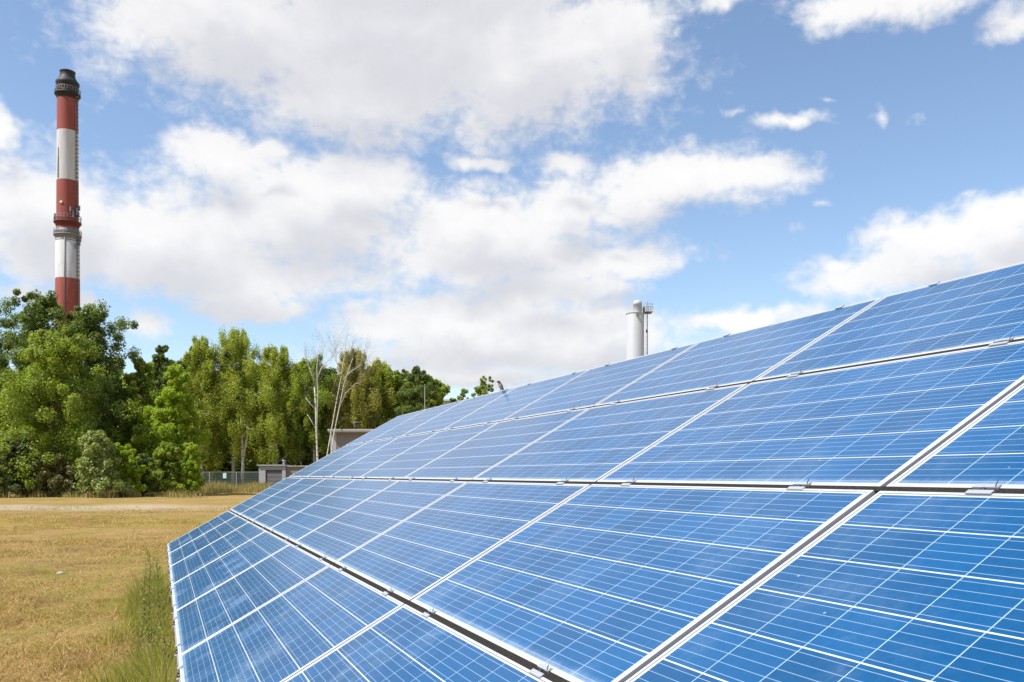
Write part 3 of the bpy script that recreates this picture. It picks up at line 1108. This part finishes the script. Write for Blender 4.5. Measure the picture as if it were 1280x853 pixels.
plant_tree('broadleaf_tree', 'lower olive tree closing the right end of the wood', 541, 102, 484, 14, 'olive', 'full', py_bot=580, group=GT, limbs=16, per=60, sub=7)
plant_tree('sapling', 'sparse young tree peeking over the top edge beside the bird', 604, 100, 470, 18, 'mid', 'bush', py_bot=520, group=GT, limbs=18, per=40, sub=5, clump=0.16)
plant_tree('sapling', 'small leafy tree top left of the sparse one by the bird', 579, 104, 482, 8, 'mid', 'column', py_bot=540, group=GT, limbs=12, per=40, sub=5, clump=0.35)
plant_tree('shrub', 'low leafy crown just over the distant hall roof', 566, 120, 495, 9, 'mid', 'bush', py_bot=540, group=GT, limbs=10, per=40, sub=5, clump=0.3)

GB = 'bushes at the foot of the wood'
plant_tree('young_pine', 'pale grey-green young pine bush in front of the dark trees', 122, 62.5, 541, 34, 'pine', 'cone', py_bot=614, group=GB, limbs=34, per=55, sub=7, lsize=0.085, clump=0.20, cat='bush')
plant_tree('bush', 'yellowish bush right of the pale young pine', 160, 64, 556, 20, 'bright', 'bush', py_bot=612, group=GB, limbs=16, per=55, sub=6, cat='bush')
plant_tree('spruce_bush', 'dark spruce at the left end of the wood edge', 22, 63, 548, 32, 'spruce', 'cone', py_bot=616, group=GB, limbs=30, per=60, sub=7, cat='bush')
plant_tree('bush', 'grey-green bush at the very left edge', -2, 62, 560, 20, 'pine', 'bush', py_bot=614, group=GB, limbs=16, per=55, sub=6, cat='bush')
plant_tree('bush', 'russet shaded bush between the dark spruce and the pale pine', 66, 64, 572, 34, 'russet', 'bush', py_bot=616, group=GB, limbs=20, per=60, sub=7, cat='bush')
plant_tree('bush', 'dark low bush between the pale pine and the bright tree', 178, 66, 570, 26, 'dark', 'bush', py_bot=614, group=GB, limbs=20, per=60, sub=7, cat='bush')
plant_tree('bush', 'green bush under the bright yellow-green tree', 210, 66, 556, 26, 'mid', 'bush', py_bot=613, group=GB, limbs=20, per=60, sub=7, cat='bush')
plant_tree('bush', 'small bright yellow bush standing against the left end of the fence', 239, 66, 552, 13, 'bright', 'column', py_bot=611, group=GB, limbs=18, per=50, sub=6, cat='bush', clump=0.26)

# mistletoe hanging in the tall birch
mis = [o for o in col.objects if o.get('label', '').startswith('birch with the tallest')][0]
for (px, py, rr) in ((297, 459, 0.42), (299, 496, 0.48), (283, 443, 0.35)):
    p0 = at(px, 94.0, py) - mis.location
    g_ = np.random.default_rng(px)
    q = leaves(np.array([p0]), np.array([rr * 1.15]), 420, 0.10, g_)
    link('mistletoe', quads_mesh('mistletoe', q, LEAF['spruce']), mis)

# standing trunks seen low in the wood
for (px, D, py, wd, lab) in ((303, 95.5, 492, 0.20, 'forked pale birch trunk showing low under the mistletoe birch'), (358, 97, 548, 0.11, 'thin pale trunk behind the hut vent'), (376, 97, 530, 0.13, 'slim pale birch trunk right of the hut roof')):
    e = empty('birch_tree', at(px, D), lab, 'tree', GT)
    z = at(0, D, py).z
    b = MB()
    b.tube([(0, 0, -0.2), (0.06, 0, z * 0.3), (-0.12, 0, z * 0.65), (-0.02, 0, z)], [wd, wd * 0.9, wd * 0.75, wd * 0.4], 8)
    if px == 303:
        b.tube([(0.05, 0, z * 0.28), (0.55, 0.1, z * 0.6), (0.50, 0.1, z * 1.05)], [wd * 0.7, wd * 0.6, wd * 0.3], 7)
    b.build('trunk', M['birch'], e)
    g_ = np.random.default_rng(px)
    cen = np.array([(g_.normal() * 1.0, 0.6 + g_.normal() * 0.5, z * (0.85 + 0.5 * g_.random())) for _ in range(16)])
    link('crown', quads_mesh('crown', leaves(cen, np.full(16, 0.6), 55, 0.13, g_, droop=0.8), LEAF['olive']), e)


# bare white birches
def bare(label, D, stems, seed, twigs=1.0):
    g_ = np.random.default_rng(seed)
    base = at(stems[0][0][0], D)
    e = empty('bare_birch', base, label, 'tree', GT)
    tb, bb = MB(), MB()

    def w(p):
        q = at(p[0], D, p[1])
        return Vector((q.x - base.x, p[2] if len(p) > 2 else 0, q.z))

    def twig(o, dr, ln, r, lv):
        pts = [o]
        dcur = dr.copy()
        for i in range(3):
            dcur = (dcur + Vector(g_.normal(size=3) * 0.16) + Vector((0, 0, 0.10))).normalized()
            pts.append(pts[-1] + dcur * ln / 3)
        bb.tube(pts, [r, r * 0.75, r * 0.5, r * 0.25], 4, cap=False)
        if lv > 0:
            for i in range(int(4 * twigs) + 1):
                q = pts[1 + int(g_.random() * 2.99)]
                nd = (dcur + Vector(g_.normal(size=3) * 0.55)).normalized()
                twig(q, nd, ln * (0.45 + 0.3 * g_.random()), r * 0.5, lv - 1)

    for (pts, r0, r1, tw) in [(s[:-3], s[-3], s[-2], s[-1]) for s in stems]:
        P_ = [w(p) for p in pts]
        n_ = len(P_)
        tb.tube(P_, [r0 + (r1 - r0) * i / (n_ - 1) for i in range(n_)], 7)
        for i in range(tw):
            f = 0.45 + 0.55 * (i + 1) / tw
            q = P_[int(f * (n_ - 1) - 1e-6)].lerp(P_[min(n_ - 1, int(f * (n_ - 1) - 1e-6) + 1)], (f * (n_ - 1)) % 1 if f < 1 else 1)
            dr = (P_[-1] - P_[-2]).normalized()
            dr = (dr + Vector((g_.normal() * 0.6, g_.normal() * 0.5, 0.25))).normalized()
            twig(q, dr, 1.3 + 0.9 * g_.random(), 0.009, 2)
    tb.build('trunk', M['birch'], e)
    bb.build('branch', M['palebark'], e)


bare('leaning bare white birch with two crossing trunks, no leaves', 80,
     [((403, 612), (407, 580), (413, 545), (420, 505), (427, 468), (431, 440), (433, 428), 0.070, 0.016, 9),
      ((412, 612), (413, 580), (417, 545), (423, 515), (430, 480), (436, 462), (441, 448), 0.075, 0.016, 9),
      ((424, 510), (432, 492), (444, 480), (452, 478), 0.035, 0.015, 5),
      ((429, 475), (438, 465), (446, 460), (452, 456), 0.06, 0.02, 7),
      ((427, 470), (424, 460), (419, 450), (418, 442), 0.06, 0.02, 7)], 5)
bare('broken bare birch stub beside the crossing white trunks', 82,
     [((397, 614), (397, 575), (395.5, 540), (394.5, 505), (393, 484), 0.12, 0.05, 3), ((394, 535), (389, 526), (384, 518), 0.05, 0.02, 1), ((394, 512), (387, 504), (382, 497), 0.04, 0.02, 1)], 9, 0.3)
bare('bare birch top spreading fine twigs above the green crowns', 90,
     [((396, 600), (396, 540), (397, 490), (396, 460), (397, 446), 0.06, 0.025, 12), ((397, 472), (402, 460), (409, 452), (416, 447), 0.06, 0.02, 9), ((393, 476), (388, 464), (385, 455), 0.06, 0.02, 8)], 14)

# dense wood behind
GW = 'background trees of the wood'
srcs = [tree_parts(900 + i, 'full', 10.5, 7.5, 0.3, lf, 'bark', limbs=30, per=60, sub=9, lsize=0.17) for i, lf in enumerate(('olive', 'dark', 'mid'))]
g_ = np.random.default_rng(77)
bx = list(range(-70, 545, 30))
used = set()
for i, px in enumerate(bx):
    D = 108 + 10 * g_.random()
    e = empty('background_tree', at(px, D), 'green tree in the dense wood behind the front row of trees', 'tree', GW)
    want = at(0, D, 452 + 26 * g_.random() + (12 if px > 480 else 0)).z
    s_ = want / 10.5
    e.scale = (s_, s_, s_)
    e.rotation_euler.z = g_.random() * 6.28
    cr, tr = srcs[i % 3]
    link('crown', cr, e)
    if i % 3 not in used:
        used.add(i % 3)
        tr.parent = e
    else:
        q = tr.copy()
        q.parent = e
        col.objects.link(q)
GU = 'undergrowth bushes behind the fence'
srcs = [tree_parts(950 + i, 'bush', 3.2, 4.4, 0.1, lf, 'bark', limbs=18, per=60, sub=7, lsize=0.13) for i, lf in enumerate(('mid', 'olive', 'dark'))]
used = set()
for i, px in enumerate(range(150, 460, 17)):
    D = 99 + 5 * g_.random()
    e = empty('undergrowth_bush', at(px, D), 'green undergrowth bush low between the trunks behind the fence', 'bush', GU)
    s_ = 0.75 + 0.6 * g_.random()
    e.scale = (s_, s_, s_)
    e.rotation_euler.z = g_.random() * 6.28
    cr, tr = srcs[i % 3]
    link('crown', cr, e)
    if i % 3 not in used:
        used.add(i % 3)
        tr.parent = e
    else:
        q = tr.copy()
        q.parent = e
        col.objects.link(q)


# ---------------------------------------------------------------- grass
def blades(name, xy, h, w, mat, g_, lean=0.5):
    n = len(xy)
    a = g_.random(n) * 2 * math.pi
    hh = h * (0.45 + 0.9 * g_.random(n))
    ln = g_.normal(size=(n, 2)) * lean * hh[:, None]
    base = np.c_[xy, np.full(n, -0.01)]
    side = np.c_[np.cos(a), np.sin(a), np.zeros(n)] * (w * (0.6 + 0.8 * g_.random(n)))[:, None]
    tip = base + np.c_[ln, hh]
    mid = base + np.c_[ln * 0.35, hh * 0.55]
    q = np.stack([base - side, base + side, mid + side * 0.8, tip, mid - side * 0.8], 1).reshape(-1, 3)
    me = bpy.data.meshes.new(name)
    me.vertices.add(len(q))
    me.vertices.foreach_set('co', np.asarray(q, np.float32).ravel())
    lo = (np.arange(n)[:, None] * 5 + np.array([0, 1, 2, 4, 4, 2, 3])[None]).ravel()      # a quad and a tip triangle
    me.loops.add(len(lo))
    me.loops.foreach_set('vertex_index', lo.astype(np.int32))
    me.polygons.add(2 * n)
    me.polygons.foreach_set('loop_start', (np.arange(n)[:, None] * 7 + np.array([0, 4])[None]).ravel().astype(np.int32))
    me.polygons.foreach_set('loop_total', np.tile([4, 3], n).astype(np.int32))
    me.materials.append(mat)
    me.update(calc_edges=True)
    return me


def edge_dist(x, y):
    """horizontal distance in front of the array's lower edge (positive on the open side)"""
    return -((x - O.x) * math.cos(AZ) + (y - O.y) * math.sin(AZ))


g_ = np.random.default_rng(5)


def vnoise(x, y, seed):
    """smooth random field in 0..1"""
    r_ = np.random.default_rng(seed).random((64, 64))
    xi, yi = np.floor(x).astype(int), np.floor(y).astype(int)
    fx_, fy_ = x - xi, y - yi
    fx_, fy_ = fx_ * fx_ * (3 - 2 * fx_), fy_ * fy_ * (3 - 2 * fy_)
    gg = lambda i, j: r_[i % 64, j % 64]
    return (gg(xi, yi) * (1 - fx_) + gg(xi + 1, yi) * fx_) * (1 - fy_) + (gg(xi, yi + 1) * (1 - fx_) + gg(xi + 1, yi + 1) * fx_) * fy_


pts = []
Dm = 5.0
while Dm < 46:
    step_ = 0.5
    x0_, x1_ = -0.70 * Dm - 0.5, -0.26 * Dm + 0.6
    dens = 3200 * min(1, (7.5 / Dm) ** 1.45) * min(1, (46 - Dm) / 14)
    n = int((x1_ - x0_) * step_ * dens)
    pts.append(np.c_[x0_ + (x1_ - x0_) * g_.random(n), Dm + step_ * g_.random(n)])
    Dm += step_
xy = np.concatenate(pts)
ed = edge_dist(xy[:, 0], xy[:, 1])
uu_ = (xy[:, 0] - O.x) * U.x + (xy[:, 1] - O.y) * U.y
cl_ = 0.6 * vnoise(xy[:, 0] * 1.6, xy[:, 1] * 1.6, 1) + 0.4 * vnoise(xy[:, 0] * 5.5, xy[:, 1] * 5.5, 2)
keep = ((ed > -0.1) | (uu_ < 0)) & (g_.random(len(xy)) < np.clip((cl_ - 0.15) * 2.2, 0.22, 1))
xy = xy[keep]
hs = 0.026 * (0.4 + 1.6 * cl_[keep]) * (1 + xy[:, 1] * 0.012) * np.where(g_.random(len(xy)) < 0.04, 2.4, 1.0)
gr = link('dry_grass', blades('dry_grass', xy, hs, 0.0022 * (1 + xy[:, 1] * 0.06), M['straw'], g_, 1.1))
tag(gr, 'short parched yellow grass over the open field', 'grass', kind='stuff')

# lush taller strip along the lower edge of the array
n = 52000
along = -0.2 + 9.4 * g_.random(n)
out = np.abs(g_.normal(size=n)) * (0.16 + 0.014 * np.clip(along, 0, 9)) + 0.01
bxv = O.x + U.x * along - math.cos(AZ) * out
byv = O.y + U.y * along - math.sin(AZ) * out
dn = vnoise(along * 1.7, out * 3.0, 21)
ok = g_.random(n) < np.clip(dn * 1.8 - 0.35, 0.05, 1) * np.clip((along + 0.4) / 2.5, 0.2, 1)
hh = (0.08 + 0.46 * dn[ok] ** 1.6) * (0.35 + 0.85 * g_.random(ok.sum())) * np.clip(1.25 - out[ok] * 1.5, 0.35, 1)
gr = link('tall_grass', blades('tall_grass', np.c_[bxv, byv][ok], hh, 0.0024, M['green_grass'], g_, 0.33))
tag(gr, 'taller green grass along the lower edge of the solar array', 'grass', kind='stuff')

# tall pale grass at the foot of fence and wood
n = 16000
px = 130 + 205 * g_.random(n)
D = 74 + 17 * g_.random(n) ** 0.6
x = (px - CX) / F * D
fld = vnoise(x * 0.7, D * 0.5, 8)
ok = g_.random(n) < np.clip((fld - 0.25) * 2.2, 0.04, 1) * np.clip((D - 74) / 6, 0.05, 1) * np.clip((px - 130) / 60, 0, 1)
x, D, fld = x[ok], D[ok], fld[ok]
gr = link('tall_dry_grass', blades('tall_dry_grass', np.c_[x, D], 0.25 + 0.75 * fld, 0.018, M['tall_dry'], g_, 0.3))
tag(gr, 'tall pale dry grass in front of the fence', 'grass', kind='stuff')
n = 11000
px = -60 + 320 * g_.random(n)
D = 60.5 + 5 * g_.random(n)
fld = vnoise(px * 0.06, D * 0.6, 9)
ok = g_.random(n) < np.clip((fld - 0.3) * 2.4, 0.03, 1) * np.clip((262 - px) / 70, 0, 1) * np.clip((D - 60.4) / 2.5, 0.1, 1)
px, D, fld = px[ok], D[ok], fld[ok]
gr = link('wood_edge_grass', blades('wood_edge_grass', np.c_[(px - CX) / F * D, D], 0.15 + 0.55 * fld, 0.016, M['tall_dry'], g_, 0.3))
tag(gr, 'rough dry grass at the foot of the dark trees', 'grass', kind='stuff')

# tall weeds standing in the strip
wl = ['tallest lanky weed with a branching top left of the array corner', 'second tall thin weed nearest the panels edge', 'dark-stemmed weed standing furthest left of the array',
      'leafy weed with small pale flowers in the green strip', 'short bushy weed at the bottom beside the lower edge', 'slender weed behind the tallest weed']
ws = [(186, 8.3, 690, 0.20), (202, 8.9, 697, 0.16), (166, 6.9, 765, 0.22), (190, 7.1, 780, 0.25), (205, 6.3, 800, 0.25), (178, 9.2, 715, 0.14)]
for (px, D, py, sp), lab in zip(ws, wl):
    base = at(px, D)
    H = at(0, D, py).z
    e = empty('tall_weed', base, lab, 'weed', 'tall weeds by the array')
    b = MB()
    lq = []
    lean = Vector((g_.normal() * 0.06, g_.normal() * 0.05, 0))
    stem = [Vector((0, 0, -0.03))] + [lean * f + Vector((g_.normal() * .006, 0, H * f)) for f in (0.3, 0.6, 0.85, 1.0)]
    b.tube(stem, [0.0050, 0.0045, 0.004, 0.003, 0.0015], 5)
    cen, rad = [], []
    for i in range(26):
        f = 0.12 + 0.88 * i / 26
        o_ = lean * f + Vector((0, 0, H * f))
        a = i * 2.4
        ln = sp * (1.1 - 0.7 * f) * (0.6 + 0.6 * g_.random())
        tip = o_ + Vector((math.cos(a) * ln * 0.6, math.sin(a) * ln * 0.6, ln * 0.8))
        b.tube([o_, o_.lerp(tip, 0.5) + Vector((0, 0, -0.02)), tip], [0.003, 0.0025, 0.0012], 4)
        for kx in range(2):
            cen.append(np.array(o_.lerp(tip, 0.4 + 0.3 * kx)))
            rad.append(0.028)
    b.build('stem', M['weedstem'], e)
    link('foliage', quads_mesh('foliage', leaves(np.array(cen), np.array(rad), 5, 0.011, g_, up=0.2), M['weed']), e)
    if 'flowers' in lab:
        fl = MB()
        for (dx, dy, dz) in ((0.02, -0.03, H * 0.82), (-0.05, -0.02, H * 0.74), (0.05, 0.02, H * 0.9)):
            for kx in range(6):
                a = kx * math.pi / 3
                fl.add([(dx, dy, dz), (dx + .012 * math.cos(a - .4), dy + .012 * math.sin(a - .4), dz + .008), (dx + .014 * math.cos(a), dy + .014 * math.sin(a), dz + .01),
                        (dx + .012 * math.cos(a + .4), dy + .012 * math.sin(a + .4), dz + .008)], [(0, 1, 2, 3)])
        fl.build('flower', M['white'], e)

# pale stone on the field
D = CAM_H * F / (718 - HY)
b = MB()
ring = []
g_ = np.random.default_rng(3)
prof = [(0.01, -0.02), (0.07, -0.01), (0.08, 0.02), (0.06, 0.04), (0.025, 0.052), (0.002, 0.054)]
vs = [(r * (1.1 + 0.25 * math.sin(3 * a_ + 1)) * math.cos(a_), r * 0.8 * (1 + 0.2 * math.cos(2 * a_)) * math.sin(a_), z) for r, z in prof for a_ in [2 * math.pi * j / 14 for j in range(14)]]
b.add(vs, [(i * 14 + j, i * 14 + (j + 1) % 14, (i + 1) * 14 + (j + 1) % 14, (i + 1) * 14 + j) for i in range(5) for j in range(14)], 0, True)
st = b.build('stone', M['stone'])
st.location = at(75, D)
st.scale = (0.72, 0.72, 0.85)
tag(st, 'single pale stone lying in the dry grass', 'stone')

# ---------------------------------------------------------------- small bird on the top edge
uB, vB = 2.70 * PITCH_U, 4 * PITCH_V - 0.012
foot = arr(uB, vB, 0.0)
bird = empty('bird', foot, 'small bird with a black head and rusty breast perched on the top edge', 'bird')
m_, k, p = new_mat('bird plumage')
pos = k.node('ShaderNodeTexCoord').outputs['Object']
s = k.xyz(pos)
nz = k.m('MULTIPLY_ADD', k.noise(pos, 60, 3, 0.6), 0.012, -0.006)
zz = k.m('ADD', s[2], nz)
xx = k.m('ADD', s[0], nz)
c = k.mix(k.mapr(xx, 0.002, 0.010), (0.20, 0.065, 0.018), (0.075, 0.062, 0.060))     # rusty front, grey-brown back
c = k.mix(k.mapr(zz, 0.070, 0.076), c, (0.016, 0.016, 0.018))                        # black head
c = k.mix(k.mapr(zz, 0.008, -0.004), c, (0.12, 0.10, 0.095))                         # tail
k.put(p.inputs['Base Color'], c)
p.inputs['Roughness'].default_value = 0.8
b = MB()
spine = [(-0.036, 0.087), (-0.031, 0.0885), (-0.024, 0.089), (-0.016, 0.086), (-0.011, 0.079), (-0.007, 0.068), (0.000, 0.054), (0.008, 0.039), (0.016, 0.025), (0.024, 0.012), (0.032, -0.004), (0.042, -0.026), (0.052, -0.046)]
rad = [0.002, 0.008, 0.0118, 0.0130, 0.0128, 0.0155, 0.0185, 0.0185, 0.0150, 0.0100, 0.0065, 0.0062, 0.0050]
b.tube([(x, 0, z) for x, z in spine], rad, 14)
b.v = [(x, y * (1.0 if z > 0.0 else 1.5), z) for x, y, z in b.v]
b.build('body', m_, bird)
b = MB()
b.tube([(-0.034, 0, 0.0875), (-0.041, 0, 0.0862), (-0.047, 0, 0.0848)], [0.0036, 0.0022, 0.0004], 6)
b.build('beak', M['iron'], bird)
for sgn in (-1, 1):
    b = MB()
    b.tube([(0.004, sgn * 0.007, 0.030), (-0.001, sgn * 0.008, 0.014), (0.003, sgn * 0.008, 0.0015)], [0.0025, 0.0014, 0.0013], 5)
    for t_ in (-0.5, 0.0, 0.5):
        b.tube([(0.003, sgn * 0.008, 0.0015), (-0.008, sgn * 0.008 + t_ * 0.008, 0.0012)], 0.0010, 4)
    b.build('leg', M['iron'], bird)
    b = MB()
    b.tube([(-0.004, sgn * 0.012, 0.064), (0.006, sgn * 0.0165, 0.046), (0.020, sgn * 0.012, 0.020), (0.032, sgn * 0.006, -0.004)], [0.006, 0.0085, 0.007, 0.001], 8)
    b.v = [(x, sgn * abs(y), z) for x, y, z in b.v]
    b.build('wing', M['rail'], bird)
    b = MB()
    b.tube([(-0.027, sgn * 0.0108, 0.0905), (-0.027, sgn * 0.0132, 0.0908)], [0.0022, 0.0012], 8)
    b.build('eye', M['bolt'], bird)
bird.rotation_euler = (0, 0, R(-20))
bird.scale = (1.15, 1.15, 1.15)
